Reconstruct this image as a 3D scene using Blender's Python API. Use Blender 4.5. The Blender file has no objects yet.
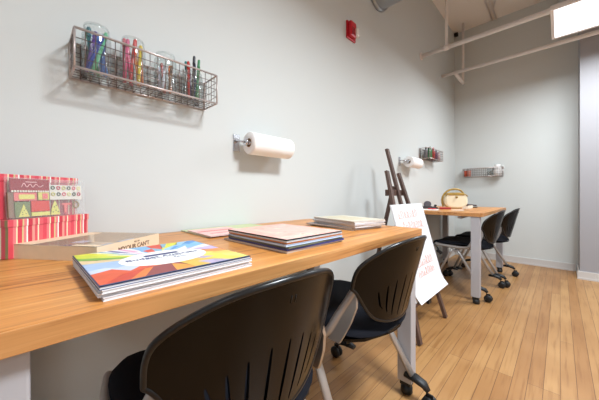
import bpy, bmesh, math, random
from mathutils import Vector, Matrix, Euler
from mathutils.geometry import delaunay_2d_cdt
random.seed(7)
PI = math.pi
scn = bpy.context.scene
C = scn.collection

# ------------------------------------------------------------------ camera
W = -1.157          # left wall
YB = 4.572          # back wall
HC = 3.37           # ceiling height
cam_d = bpy.data.cameras.new('camera'); cam = bpy.data.objects.new('camera', cam_d); C.objects.link(cam)
cam.location = (0, 0, .92); cam.rotation_euler = (PI/2, 0, math.radians(44.5))
cam_d.sensor_width = 36; cam_d.sensor_fit = 'HORIZONTAL'; cam_d.lens = 265.3/599*36
cam_d.shift_x = 0; cam_d.shift_y = -5.9/599; cam_d.clip_start = .02
scn.camera = cam
# ------------------------------------------------------------------ world, light, exposure
wd = bpy.data.worlds.new('world'); scn.world = wd; wd.use_nodes = True
wd.node_tree.nodes['Background'].inputs[0].default_value = (.75, .85, 1, 1)
wd.node_tree.nodes['Background'].inputs[1].default_value = .6
scn.view_settings.view_transform = 'Standard'; scn.view_settings.look = 'None'
scn.view_settings.exposure = 0.20; scn.view_settings.gamma = 1
scn.view_settings.use_curve_mapping = False
PANEL_W = 1.9       # emission strength of ceiling panels
def area(name, loc, rot, sx, sy, power, col):
    l = bpy.data.lights.new(name, 'AREA'); l.shape = 'RECTANGLE'; l.size = sx; l.size_y = sy; l.energy = power; l.color = col
    o = bpy.data.objects.new(name, l); C.objects.link(o); o.location = loc; o.rotation_euler = rot
    return o
# the louvred light panels throw most of their light downwards
def down(x, y, sx, sy, power, sp=150):
    o = area('panel_light', (x, y, 2.45), (0, 0, 0), sx, sy, power, (.87, .945, 1)); o.data.spread = math.radians(sp); return o
down(.34, 3.36, .75, .5, 44, 174); down(.62, .85, .42, .42, 66, 162); down(.7, -1.5, 1.1, .5, 6)
down(2.6, 3.36, 1.1, .5, 18, 174); down(2.6, .85, 1.1, .5, 11); down(2.6, -1.5, 1.1, .5, 4)
# soft fill added at unseen windows, far right wall and behind the camera
area('unseen_window_fill', (3.52, .9, 1.55), (0, math.radians(90), 0), 1.7, 2.6, 3, (.86, .93, 1))
area('rear_unseen_window_fill', (1.2, -2.32, 1.55), (math.radians(90), 0, 0), 2.2, 1.6, 1.5, (.86, .93, 1))

# ------------------------------------------------------------------ material helpers
def lin(c):
    return tuple((x/12.92 if x <= .04045 else ((x+.055)/1.055)**2.4) for x in c)
def rgb(r, g, b): return lin((r/255, g/255, b/255)) + (1,)
MATS = {}
def mat(name, col, rough=.5, metal=0, noise=0, nscale=20, bump=0, bscale=200, spec=.5, stretch=(1, 1, 1), coat=0):
    if name in MATS: return MATS[name]
    m = bpy.data.materials.new(name); m.use_nodes = True; nt = m.node_tree; b = nt.nodes['Principled BSDF']
    b.inputs['Base Color'].default_value = col; b.inputs['Roughness'].default_value = rough
    b.inputs['Metallic'].default_value = metal; b.inputs['Specular IOR Level'].default_value = spec
    b.inputs['Coat Weight'].default_value = coat
    tc = nt.nodes.new('ShaderNodeTexCoord'); mp = nt.nodes.new('ShaderNodeMapping')
    nt.links.new(tc.outputs['Object'], mp.inputs[0]); mp.inputs['Scale'].default_value = stretch
    if noise:
        n = nt.nodes.new('ShaderNodeTexNoise'); n.inputs['Scale'].default_value = nscale; n.inputs['Detail'].default_value = 4
        nt.links.new(mp.outputs[0], n.inputs['Vector'])
        mx = nt.nodes.new('ShaderNodeMix'); mx.data_type = 'RGBA'
        mx.inputs[6].default_value = tuple(max(0, c*(1-noise)) for c in col[:3])+(1,)
        mx.inputs[7].default_value = tuple(min(1, c*(1+noise)) for c in col[:3])+(1,)
        nt.links.new(n.outputs[0], mx.inputs[0]); nt.links.new(mx.outputs[2], b.inputs['Base Color'])
    if bump:
        n = nt.nodes.new('ShaderNodeTexNoise'); n.inputs['Scale'].default_value = bscale
        nt.links.new(mp.outputs[0], n.inputs['Vector'])
        bp = nt.nodes.new('ShaderNodeBump'); bp.inputs['Strength'].default_value = bump; bp.inputs['Distance'].default_value = .002
        nt.links.new(n.outputs[0], bp.inputs['Height']); nt.links.new(bp.outputs[0], b.inputs['Normal'])
    MATS[name] = m; return m
def node_mat(name):
    m = bpy.data.materials.new(name); m.use_nodes = True; MATS[name] = m
    return m, m.node_tree, m.node_tree.nodes['Principled BSDF']
def ramp(nt, stops, interp='LINEAR'):
    r = nt.nodes.new('ShaderNodeValToRGB'); r.color_ramp.interpolation = interp
    while len(r.color_ramp.elements) < len(stops): r.color_ramp.elements.new(.5)
    for e, (p, c) in zip(r.color_ramp.elements, stops): e.position = p; e.color = c
    return r
def wood_streak(name, base, dark, light, along='Y', sc=1.0, rough=.35):
    m, nt, b = node_mat(name)
    tc = nt.nodes.new('ShaderNodeTexCoord'); mp = nt.nodes.new('ShaderNodeMapping')
    s = {'Y': (26*sc, .9*sc, 26*sc), 'X': (.9*sc, 26*sc, 26*sc), 'Z': (26*sc, 26*sc, .9*sc)}[along]
    mp.inputs['Scale'].default_value = s
    nt.links.new(tc.outputs['Object'], mp.inputs[0])
    n1 = nt.nodes.new('ShaderNodeTexNoise'); n1.inputs['Scale'].default_value = 1.6; n1.inputs['Detail'].default_value = 6; n1.inputs['Roughness'].default_value = .6
    n1.inputs['Distortion'].default_value = .4
    nt.links.new(mp.outputs[0], n1.inputs['Vector'])
    r = ramp(nt, [(.34, dark), (.44, base), (.54, base), (.66, light)])
    nt.links.new(n1.outputs[0], r.inputs[0])
    n2 = nt.nodes.new('ShaderNodeTexNoise'); n2.inputs['Scale'].default_value = 7; n2.inputs['Detail'].default_value = 3
    nt.links.new(mp.outputs[0], n2.inputs['Vector'])
    mx = nt.nodes.new('ShaderNodeMix'); mx.data_type = 'RGBA'; mx.blend_type = 'MULTIPLY'; mx.inputs[0].default_value = .5
    r2 = ramp(nt, [(.3, (.72, .66, .58, 1)), (.55, (1, 1, 1, 1))]); nt.links.new(n2.outputs[0], r2.inputs[0])
    nt.links.new(r.outputs[0], mx.inputs[6]); nt.links.new(r2.outputs[0], mx.inputs[7])
    nt.links.new(mx.outputs[2], b.inputs['Base Color']); b.inputs['Roughness'].default_value = rough
    return m
def stripes(name, cols, axis, period, rough=.45, widths=None):
    """hard coloured stripes printed across a surface, repeated every `period` metres along a local axis"""
    m, nt, b = node_mat(name)
    tc = nt.nodes.new('ShaderNodeTexCoord'); sp = nt.nodes.new('ShaderNodeSeparateXYZ'); nt.links.new(tc.outputs['Object'], sp.inputs[0])
    mul = nt.nodes.new('ShaderNodeMath'); mul.operation = 'DIVIDE'; mul.inputs[1].default_value = period
    if axis == 'XY':
        ad = nt.nodes.new('ShaderNodeMath'); ad.operation = 'ADD'; nt.links.new(sp.outputs[0], ad.inputs[0]); nt.links.new(sp.outputs[1], ad.inputs[1]); nt.links.new(ad.outputs[0], mul.inputs[0])
    else: nt.links.new(sp.outputs['XYZ'.index(axis)], mul.inputs[0])
    fr = nt.nodes.new('ShaderNodeMath'); fr.operation = 'FRACT'; nt.links.new(mul.outputs[0], fr.inputs[0])
    n = len(cols); ws = widths or [1]*n; tot = sum(ws); acc = 0; st = []
    for c, w in zip(cols, ws): st.append((acc/tot, c)); acc += w
    r = ramp(nt, st, 'CONSTANT'); nt.links.new(fr.outputs[0], r.inputs[0]); nt.links.new(r.outputs[0], b.inputs['Base Color'])
    b.inputs['Roughness'].default_value = rough
    return m
def clear(name, tint=(1, 1, 1, 1), gloss=.12, rough=.03, ior=1.45, milk=0):
    m, nt, b = node_mat(name); nt.nodes.remove(b); out = nt.nodes['Material Output']
    tr = nt.nodes.new('ShaderNodeBsdfTransparent'); tr.inputs[0].default_value = tint
    gl = nt.nodes.new('ShaderNodeBsdfGlossy'); gl.inputs['Roughness'].default_value = rough
    fr = nt.nodes.new('ShaderNodeLayerWeight'); fr.inputs[0].default_value = .25
    pw = nt.nodes.new('ShaderNodeMath'); pw.operation = 'POWER'; pw.inputs[1].default_value = 2.2; nt.links.new(fr.outputs['Facing'], pw.inputs[0])
    ml_ = nt.nodes.new('ShaderNodeMath'); ml_.operation = 'MULTIPLY'; ml_.inputs[1].default_value = ior-1; nt.links.new(pw.outputs[0], ml_.inputs[0])
    ad = nt.nodes.new('ShaderNodeMath'); ad.operation = 'ADD'; ad.use_clamp = True; ad.inputs[1].default_value = gloss
    nt.links.new(ml_.outputs[0], ad.inputs[0])
    mx = nt.nodes.new('ShaderNodeMixShader'); nt.links.new(ad.outputs[0], mx.inputs[0]); nt.links.new(tr.outputs[0], mx.inputs[1]); nt.links.new(gl.outputs[0], mx.inputs[2])
    last = mx
    if milk:
        df = nt.nodes.new('ShaderNodeBsdfDiffuse'); m2 = nt.nodes.new('ShaderNodeMixShader'); m2.inputs[0].default_value = milk
        nt.links.new(mx.outputs[0], m2.inputs[1]); nt.links.new(df.outputs[0], m2.inputs[2]); last = m2
    nt.links.new(last.outputs[0], out.inputs[0]); return m
def emit(name, col, strength):
    m, nt, b = node_mat(name); b.inputs['Base Color'].default_value = (.8, .8, .8, 1)
    b.inputs['Emission Color'].default_value = col; b.inputs['Emission Strength'].default_value = strength; return m

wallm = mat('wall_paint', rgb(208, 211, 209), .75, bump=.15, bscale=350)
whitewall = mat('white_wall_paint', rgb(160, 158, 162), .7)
ceilm = mat('ceiling_paint', rgb(240, 234, 228), .8)
basem = mat('baseboard_paint', rgb(204, 200, 197), .5)
pipem = mat('painted_pipe', rgb(232, 224, 220), .45)
ductm = mat('galvanised_duct', rgb(178, 184, 190), .35, .8, noise=.15, nscale=8)
legm = mat('grey_leg_paint', rgb(176, 175, 180), .42, .15)
silver = mat('silver_frame', rgb(182, 178, 176), .36, .55)
platem = mat('silver_plate', rgb(190, 184, 180), .35, .85)
chrome = mat('chrome', rgb(200, 200, 205), .2, .95)
blackp = mat('black_plastic', rgb(7, 6, 6), .22, spec=.22)
rimp = mat('black_plastic_rim', rgb(20, 19, 20), .28, spec=.45)
rubber = mat('black_rubber', rgb(18, 18, 20), .5)
fabric = mat('seat_fabric', rgb(17, 19, 27), .9, noise=.35, nscale=300, bump=.5, bscale=900, spec=.2)
wire = mat('wire_metal', rgb(120, 108, 104), .35, .7)
wirerim = mat('wire_rim_metal', rgb(196, 184, 181), .3, .5)  # paler than the wires: the rim's highlight is put into its base colour
darkwire = mat('dark_bracket_metal', rgb(84, 82, 82), .4, .6)
paper = mat('white_paper', rgb(240, 239, 236), .8)
towelm = mat('towel_paper', rgb(250, 246, 244), .95, bump=.6, bscale=160, spec=.1)
cardb = mat('cardboard_core', rgb(165, 130, 95), .9)
deskwood = wood_streak('desk_laminate', rgb(207, 140, 72), rgb(136, 78, 34), rgb(228, 168, 98), 'Y', 1)
deskedge = wood_streak('desk_edge_band', rgb(190, 134, 80), rgb(152, 96, 52), rgb(210, 158, 104), 'Y', 1.0, .4)
easelwood = wood_streak('dark_easel_wood', rgb(84, 62, 54), rgb(56, 40, 36), rgb(108, 82, 72), 'Z', 1.2, .45)
glass = clear('jar_glass', (.96, .98, .98, 1), .05, .05, 1.9, .035)
film = clear('clear_plastic_film', (.99, .99, .99, 1), .02, .15, 1.25, .07)

# ------------------------------------------------------------------ mesh helpers
class MB:
    def __init__(s): s.bm = bmesh.new(); s.mi = 0
    def box(s, c, size, rot=None, bev=0):
        r = bmesh.ops.create_cube(s.bm, size=1)
        vs = r['verts']
        bmesh.ops.scale(s.bm, verts=vs, vec=size)
        fs = set(f for v in vs for f in v.link_faces)
        if bev > 0:
            es = list(set(e for v in vs for e in v.link_edges))
            rb = bmesh.ops.bevel(s.bm, geom=es, offset=bev, segments=2, profile=.6, affect='EDGES')
            fs = set(rb['faces']) | set(f for f in fs if f.is_valid); vs = list(set(v for f in fs for v in f.verts))
        if rot is not None: bmesh.ops.rotate(s.bm, verts=vs, cent=(0, 0, 0), matrix=rot if isinstance(rot, Matrix) else Euler(rot).to_matrix())
        bmesh.ops.translate(s.bm, verts=vs, vec=c)
        for f in fs: f.material_index = s.mi
        return s
    def bx(s, a, b, bev=0):
        return s.box([(a[i]+b[i])/2 for i in range(3)], [abs(b[i]-a[i]) for i in range(3)], None, bev)
    def tube(s, pts, r, seg=8, closed=False, flat=None, cap=True):
        pts = [Vector(p) for p in pts]; n = len(pts); rings = []
        up = Vector((0, 0, 1)); prevN = None
        for i, p in enumerate(pts):
            if closed: t = pts[(i+1) % n]-pts[i-1]
            else: t = pts[min(i+1, n-1)]-pts[max(i-1, 0)]
            t.normalize()
            if prevN is None:
                a = up if abs(t.dot(up)) < .9 else Vector((1, 0, 0)); nrm = (a-t*a.dot(t)).normalized()
            else: nrm = (prevN-t*prevN.dot(t)).normalized()
            prevN = nrm; bn = t.cross(nrm)
            rr = r[i] if isinstance(r, (list, tuple)) else r
            fa, fb = flat or (1, 1)
            rings.append([s.bm.verts.new(p+nrm*rr*fa*math.cos(2*PI*k/seg)+bn*rr*fb*math.sin(2*PI*k/seg)) for k in range(seg)])
        m = n if closed else n-1
        for i in range(m):
            A, B = rings[i], rings[(i+1) % n]
            for k in range(seg):
                f = s.bm.faces.new((A[k], A[(k+1) % seg], B[(k+1) % seg], B[k])); f.smooth = True; f.material_index = s.mi
        if not closed and cap:
            for R in (rings[0][::-1], rings[-1]):
                f = s.bm.faces.new(R); f.material_index = s.mi
        return s
    def lathe(s, prof, seg=24, mat4=None):
        rings = []
        for (r, z) in prof:
            rings.append([s.bm.verts.new((max(r, 1e-5)*math.cos(2*PI*k/seg), max(r, 1e-5)*math.sin(2*PI*k/seg), z)) for k in range(seg)])
        if mat4 is not None:
            for R in rings:
                for v in R: v.co = mat4 @ v.co
        for A, B in zip(rings, rings[1:]):
            for k in range(seg):
                f = s.bm.faces.new((A[k], A[(k+1) % seg], B[(k+1) % seg], B[k])); f.smooth = True; f.material_index = s.mi
        return s
    def prism(s, poly, z0, z1, xf=None):
        """poly in (a,b); extruded from z0 to z1; xf maps (a,b,z) to a point"""
        xf = xf or (lambda a, b, z: (a, b, z))
        A = [s.bm.verts.new(xf(a, b, z0)) for a, b in poly]; B = [s.bm.verts.new(xf(a, b, z1)) for a, b in poly]
        n = len(poly)
        for i in range(n):
            f = s.bm.faces.new((A[i], A[(i+1) % n], B[(i+1) % n], B[i])); f.material_index = s.mi
        for R in (A[::-1], B):
            f = s.bm.faces.new(R); f.material_index = s.mi
        return s
    def build(s, name, mats, parent=None, loc=None, rot=None, smooth=False):
        bmesh.ops.recalc_face_normals(s.bm, faces=s.bm.faces[:])
        me = bpy.data.meshes.new(name); s.bm.to_mesh(me); s.bm.free()
        for m in (mats if isinstance(mats, (list, tuple)) else [mats]): me.materials.append(m)
        o = bpy.data.objects.new(name, me); C.objects.link(o)
        if parent: o.parent = parent
        if loc is not None: o.location = loc
        if rot is not None: o.rotation_euler = rot
        if smooth:
            for p in me.polygons: p.use_smooth = True
        return o
def tag(o, label=None, cat=None, group=None, kind=None):
    if label: o['label'] = label
    if cat: o['category'] = cat
    if group: o['group'] = group
    if kind: o['kind'] = kind
    return o
def thing(name, label, cat, loc=(0, 0, 0), rotz=0, group=None):
    o = bpy.data.objects.new(name, None); C.objects.link(o); o.empty_display_size = .05
    o.location = loc; o.rotation_euler = (0, 0, rotz); return tag(o, label, cat, group)
def dup(root, loc=None, rotz=None, label=None, group=None):
    r = root.copy(); C.objects.link(r)
    if loc is not None: r.location = loc
    if rotz is not None: r.rotation_euler = (0, 0, rotz)
    if label: r['label'] = label
    if group: r['group'] = group
    for ch in list(root.children):
        c = ch.copy(); C.objects.link(c); c.parent = r
        for g in ch.children:
            d = g.copy(); C.objects.link(d); d.parent = c
    return r
def text_mesh(name, body, size, m, parent, mtx, depth=.0004, bold=False):
    cu = bpy.data.curves.new(name, 'FONT'); cu.body = body; cu.size = size; cu.extrude = depth; cu.align_x = 'CENTER'; cu.align_y = 'CENTER'
    if bold: cu.offset = size*.02
    t = bpy.data.objects.new(name, cu); me = bpy.data.meshes.new_from_object(t)
    bpy.data.objects.remove(t)
    me.transform(mtx); me.materials.clear(); me.materials.append(m)
    o = bpy.data.objects.new(name, me); C.objects.link(o)
    if parent: o.parent = parent
    return o
def catmull(P, n=8, closed=False):
    P = [Vector(p) for p in P]; N = len(P); out = []
    rng = range(N) if closed else range(N-1)
    for i in rng:
        if closed: p0, p1, p2, p3 = P[i-1], P[i], P[(i+1) % N], P[(i+2) % N]
        else: p0, p1, p2, p3 = P[max(i-1, 0)], P[i], P[i+1], P[min(i+2, N-1)]
        for k in range(n):
            t = k/n
            out.append(.5*((2*p1)+(-p0+p2)*t+(2*p0-5*p1+4*p2-p3)*t*t+(-p0+3*p1-3*p2+p3)*t**3))
    if not closed: out.append(P[-1])
    return out

# ------------------------------------------------------------------ the room
XR, YF = 3.6, -2.4
# floor: narrow maple strips running along the room
fm, nt, b = node_mat('maple_strip_floor')
tc = nt.nodes.new('ShaderNodeTexCoord'); mp = nt.nodes.new('ShaderNodeMapping'); mp.inputs['Rotation'].default_value = (0, 0, PI/2)
nt.links.new(tc.outputs['Object'], mp.inputs[0])
bk = nt.nodes.new('ShaderNodeTexBrick'); bk.inputs['Scale'].default_value = 1; bk.inputs['Brick Width'].default_value = 1.7; bk.inputs['Row Height'].default_value = .057
bk.inputs['Mortar Size'].default_value = .0011; bk.inputs['Mortar Smooth'].default_value = .2; bk.inputs['Bias'].default_value = 0
bk.offset = .37; bk.offset_frequency = 3
bk.inputs['Color1'].default_value = rgb(184, 141, 92); bk.inputs['Color2'].default_value = rgb(163, 117, 71); bk.inputs['Mortar'].default_value = rgb(100, 66, 40)
nt.links.new(mp.outputs[0], bk.inputs['Vector'])
mp2 = nt.nodes.new('ShaderNodeMapping'); mp2.inputs['Scale'].default_value = (30, 1.6, 1); nt.links.new(tc.outputs['Object'], mp2.inputs[0])
n1 = nt.nodes.new('ShaderNodeTexNoise'); n1.inputs['Scale'].default_value = 2; n1.inputs['Detail'].default_value = 5; nt.links.new(mp2.outputs[0], n1.inputs['Vector'])
r1 = ramp(nt, [(.3, (.62, .52, .40, 1)), (.48, (.95, .93, .88, 1)), (.8, (1, 1, 1, 1))]); nt.links.new(n1.outputs[0], r1.inputs[0])
mx = nt.nodes.new('ShaderNodeMix'); mx.data_type = 'RGBA'; mx.blend_type = 'MULTIPLY'; mx.inputs[0].default_value = .7
nt.links.new(bk.outputs[0], mx.inputs[6]); nt.links.new(r1.outputs[0], mx.inputs[7])
n2 = nt.nodes.new('ShaderNodeTexNoise'); n2.inputs['Scale'].default_value = 2.2; n2.inputs['Detail'].default_value = 3; nt.links.new(tc.outputs['Object'], n2.inputs['Vector'])
r2 = ramp(nt, [(.35, (.80, .73, .64, 1)), (.6, (1, 1, 1, 1))]); nt.links.new(n2.outputs[0], r2.inputs[0])
mx2 = nt.nodes.new('ShaderNodeMix'); mx2.data_type = 'RGBA'; mx2.blend_type = 'MULTIPLY'; mx2.inputs[0].default_value = .8
nt.links.new(mx.outputs[2], mx2.inputs[6]); nt.links.new(r2.outputs[0], mx2.inputs[7])
nt.links.new(mx2.outputs[2], b.inputs['Base Color']); b.inputs['Roughness'].default_value = .38
bp = nt.nodes.new('ShaderNodeBump'); bp.inputs['Strength'].default_value = .25; bp.inputs['Distance'].default_value = .002; bp.invert = True
nt.links.new(bk.outputs['Fac'], bp.inputs['Height']); nt.links.new(bp.outputs[0], b.inputs['Normal'])

def struct(name, mb, m, **k): return tag(mb.build(name, m, **k), kind='structure')
struct('floor', MB().bx((W-.1, YF-.1, -.1), (XR+.1, YB+.1, 0)), fm)
struct('ceiling', MB().bx((W-.1, YF-.1, HC), (XR+.1, YB+.1, HC+.1)), ceilm)
struct('wall_left', MB().bx((W-.1, YF-.1, 0), (W, YB+.1, HC)), wallm)
struct('wall_back', MB().bx((W, YB, 0), (XR, YB+.1, HC)), wallm)
XC, YC = .153, 4.19      # white wall projecting at the right
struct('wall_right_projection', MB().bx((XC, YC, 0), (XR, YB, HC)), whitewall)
def holed(name, fixed, axis, u0, u1, hu0, hu1, hz0, hz1, m):
    mb = MB()
    def q(a0, a1, z0, z1):
        if axis == 'x': mb.bx((fixed[0], a0, z0), (fixed[1], a1, z1))
        else: mb.bx((a0, fixed[0], z0), (a1, fixed[1], z1))
    q(u0, hu0, 0, HC); q(hu1, u1, 0, HC); q(hu0, hu1, 0, hz0); q(hu0, hu1, hz1, HC)
    return struct(name, mb, m)
holed('wall_right', (XR, XR+.1), 'x', YF, YC, -.4, 2.2, .7, 2.4, wallm)
holed('wall_front', (YF-.1, YF), 'y', W, XR, .1, 2.3, .75, 2.35, wallm)
wf = MB()
for a, b_ in (((XR+.02, -.4, .7), (XR+.08, -.35, 2.4)), ((XR+.02, 2.15, .7), (XR+.08, 2.2, 2.4)), ((XR+.02, -.35, .7), (XR+.08, 2.15, .75)), ((XR+.02, -.35, 2.35), (XR+.08, 2.15, 2.4)), ((XR+.02, .875, .75), (XR+.08, .925, 2.35))): wf.bx(a, b_)
w1 = struct('added_window_1', wf, basem)  # unseen window, put in as a light source
MB().bx((XR+.045, -.35, .75), (XR+.051, 2.15, 2.35)).build('pane', clear('window_glass'), w1)
wf = MB()
for a, b_ in (((.1, YF-.08, .75), (.15, YF-.02, 2.35)), ((2.25, YF-.08, .75), (2.3, YF-.02, 2.35)), ((.15, YF-.08, .75), (2.25, YF-.02, .8)), ((.15, YF-.08, 2.3), (2.25, YF-.02, 2.35)), ((1.175, YF-.08, .8), (1.225, YF-.02, 2.3))): wf.bx(a, b_)
w2 = struct('added_window_2', wf, basem)  # second unseen window, added for light from behind the camera
MB().bx((.15, YF-.055, .8), (2.25, YF-.049, 2.3)).build('pane', MATS['window_glass'], w2)
# baseboards: low painted boards with a small cap
def baseb(name, a, b_, nrm):
    mb = MB(); h = .085; t = .012
    x0, y0 = a; x1, y1 = b_
    if nrm[1]: mb.bx((x0, y0+nrm[1]*t, 0), (x1, y0, h), .002); mb.bx((x0, y0+nrm[1]*(t+.006), 0), (x1, y0+nrm[1]*t, .018))
    else: mb.bx((x0+nrm[0]*t, y0, 0), (x0, y1, h), .002); mb.bx((x0+nrm[0]*(t+.006), y0, 0), (x0+nrm[0]*t, y1, .018))
    return struct(name, mb, basem)
baseb('baseboard_back', (W+.02, YB), (XC-.02, YB), (0, -1))
baseb('baseboard_left', (W, YF+.02), (W, YB), (1, 0))
baseb('baseboard_right', (XC-.02, YC), (XR-.02, YC), (0, -1))
baseb('baseboard_right_return', (XC, YC), (XC, YB-.02), (-1, 0))

# ceiling pipes
def arm(p, r, seg=12): return MB().tube(p, r, seg)
mb = arm([(W+.004, 3.19, 2.52), (XR, 3.19, 2.52)], .023)
t = thing('ceiling_pipe', 'painted pipe running level from left wall under bright light panel', 'pipe', (W, 3.19, 2.52))
def local(mb, t): bmesh.ops.translate(mb.bm, verts=mb.bm.verts[:], vec=(-t.location)); return mb
local(mb, t).build('pipe_run', pipem, t)
local(MB().tube([(W+.001, 3.19, 2.52), (W+.014, 3.19, 2.52)], .042, 16), t).build('wall_flange', pipem, t)
local(MB().tube([(-.885, 3.19, 2.54), (-.885, 3.19, HC-.001)], .015, 10), t).build('hanger_rod', pipem, t)
local(MB().tube([(-.91, 3.19, 2.52), (-.86, 3.19, 2.52)], .03, 14), t).build('clamp', pipem, t)
t = thing('ceiling_pipe', 'painted pipe nearer the back wall crossing below the light panel', 'pipe', (W, 3.95, 2.527))
local(arm([(W+.004, 3.95, 2.527), (XR, 3.95, 2.527)], .022), t).build('pipe_run', pipem, t)
local(MB().tube([(-.995, 3.95, 2.527), (-.995, 4.37, 2.512)], .022, 10), t).build('branch', pipem, t)
local(MB().tube([(-.995, 4.36, 2.50), (-.995, 4.36, HC-.001)], .016, 10), t).build('hanger_rod', pipem, t)
mb = MB()
mb.tube([(-.68, 2.6, HC-.012), (-.68, YB-.02, HC-.012)], .011, 8); mb.tube([(-.635, 2.6, HC-.012), (-.635, YB-.02, HC-.012)], .011, 8)
mb.tube([(-.635, 4.3, HC-.012), (-.56, 4.05, HC-.012), (-.53, 3.2, HC-.012)], .009, 8)
tag(mb.build('ceiling_conduit', pipem), 'thin twin conduits fixed along ceiling above the back wall', 'conduit')
tag(MB().box((W+.03, YB-.03, HC-.03), (.05, .05, .05), None, .008).build('junction_box', rubber), 'small dark box in upper corner where walls meet ceiling', 'box')
# duct
t = thing('ventilation_duct', 'round grey metal duct coming out of left wall at top', 'duct', (W, 2.15, 2.72))
def ring_x(prof, seg=32): return MB().lathe(prof, seg, Matrix.Rotation(PI/2, 4, 'Y'))
ring_x([(.165, .03), (.165, 4.7)]).build('duct_pipe', ductm, t)
ring_x([(.10, .004), (.178, .004), (.178, .03), (.165, .03)]).build('collar', ductm, t)
for k in range(3): ring_x([(.166, .9+k*1.1), (.171, .905+k*1.1), (.171, .925+k*1.1), (.166, .93+k*1.1)]).build('seam_band', ductm, t)

# ceiling light panels
panel_glow = emit('panel_diffuser', (.90, .955, 1, 1), PANEL_W)
def light_panel(x, y, label):
    t = thing('ceiling_light', label, 'light', (x, y, 2.46), 0, 'hanging light panels')
    f = MB(); w, h = 1.22, .6
    f.bx((0, 0, 0), (.022, h, .034)); f.bx((w-.022, 0, 0), (w, h, .034)); f.bx((.022, 0, 0), (w-.022, .022, .034)); f.bx((.022, h-.022, 0), (w-.022, h, .034))
    f.bx((.022, .022, .024), (w-.022, h-.022, .034))
    f.build('frame', pipem, t)
    MB().bx((.022, .022, .006), (w-.022, h-.022, .014)).build('diffuser', panel_glow, t)
    for cx_ in (.1, w-.1): MB().tube([(cx_, .3, .034), (cx_, .3, HC-2.461)], .004, 6).build('suspension_cable', silver, t)
    return t
p0 = light_panel(-.06, 3.06, 'bright white rectangular light panel hanging at top right')
for i, (x, y) in enumerate([(.1, .55), (.1, -1.8), (2.0, 3.06), (2.0, .55), (2.0, -1.8)]):
    dup(p0, (x, y, 2.46), 0, 'white rectangular light panel hanging outside the view behind the camera')

# ------------------------------------------------------------------ desks
def make_desk(label):
    """local origin: near end of the desk on the floor, at the wall; runs along +y"""
    t = thing('desk', label, 'desk', (W, 0, 0), 0, 'wooden topped desks against the left wall')
    L, D, zt = 1.325, .70, .762
    MB().bx((.004, 0, zt-.030), (D, L, zt), .0015).build('desktop', deskwood, t)
    e = MB(); e.bx((D, 0, zt-.031), (D+.003, L, zt-.0006), .001); e.bx((.004, L, zt-.031), (D+.003, L+.003, zt-.0006), .001); e.bx((.004, -.003, zt-.031), (D+.003, 0, zt-.0006), .001)
    e.build('edge_band', deskedge, t)
    for (lx, ly) in ((.612, L-.055), (.617, .008), (.03, L-.055), (.03, .008)):
        lg = MB().bx((lx, ly, .055), (lx+.065, ly+.055, zt-.031), .004).build('leg', legm, t)
        f = MB(); f.bx((lx+.008, ly+.006, .035), (lx+.057, ly+.049, .056), .004); f.lathe([(.0, .0), (.022, .0), (.026, .006), (.026, .03), (.012, .04)], 16, Matrix.Translation((lx+.036, ly+.02, 0)))
        f.build('foot', rubber, lg)
    r = MB()
    r.bx((.10, .06, zt-.075), (.13, L-.06, zt-.031)); r.bx((.50, .09, zt-.06), (.53, L-.09, zt-.031))
    r.build('support_rail', legm, t)
    return t
desk1 = make_desk('long wooden topped desk in the foreground with books along it'); desk1.location = (W, -.062, 0)
desk2 = dup(desk1, (W, 2.605, 0), 0, 'wooden topped desk farther away in the back corner of room')
ZT = .762

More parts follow.
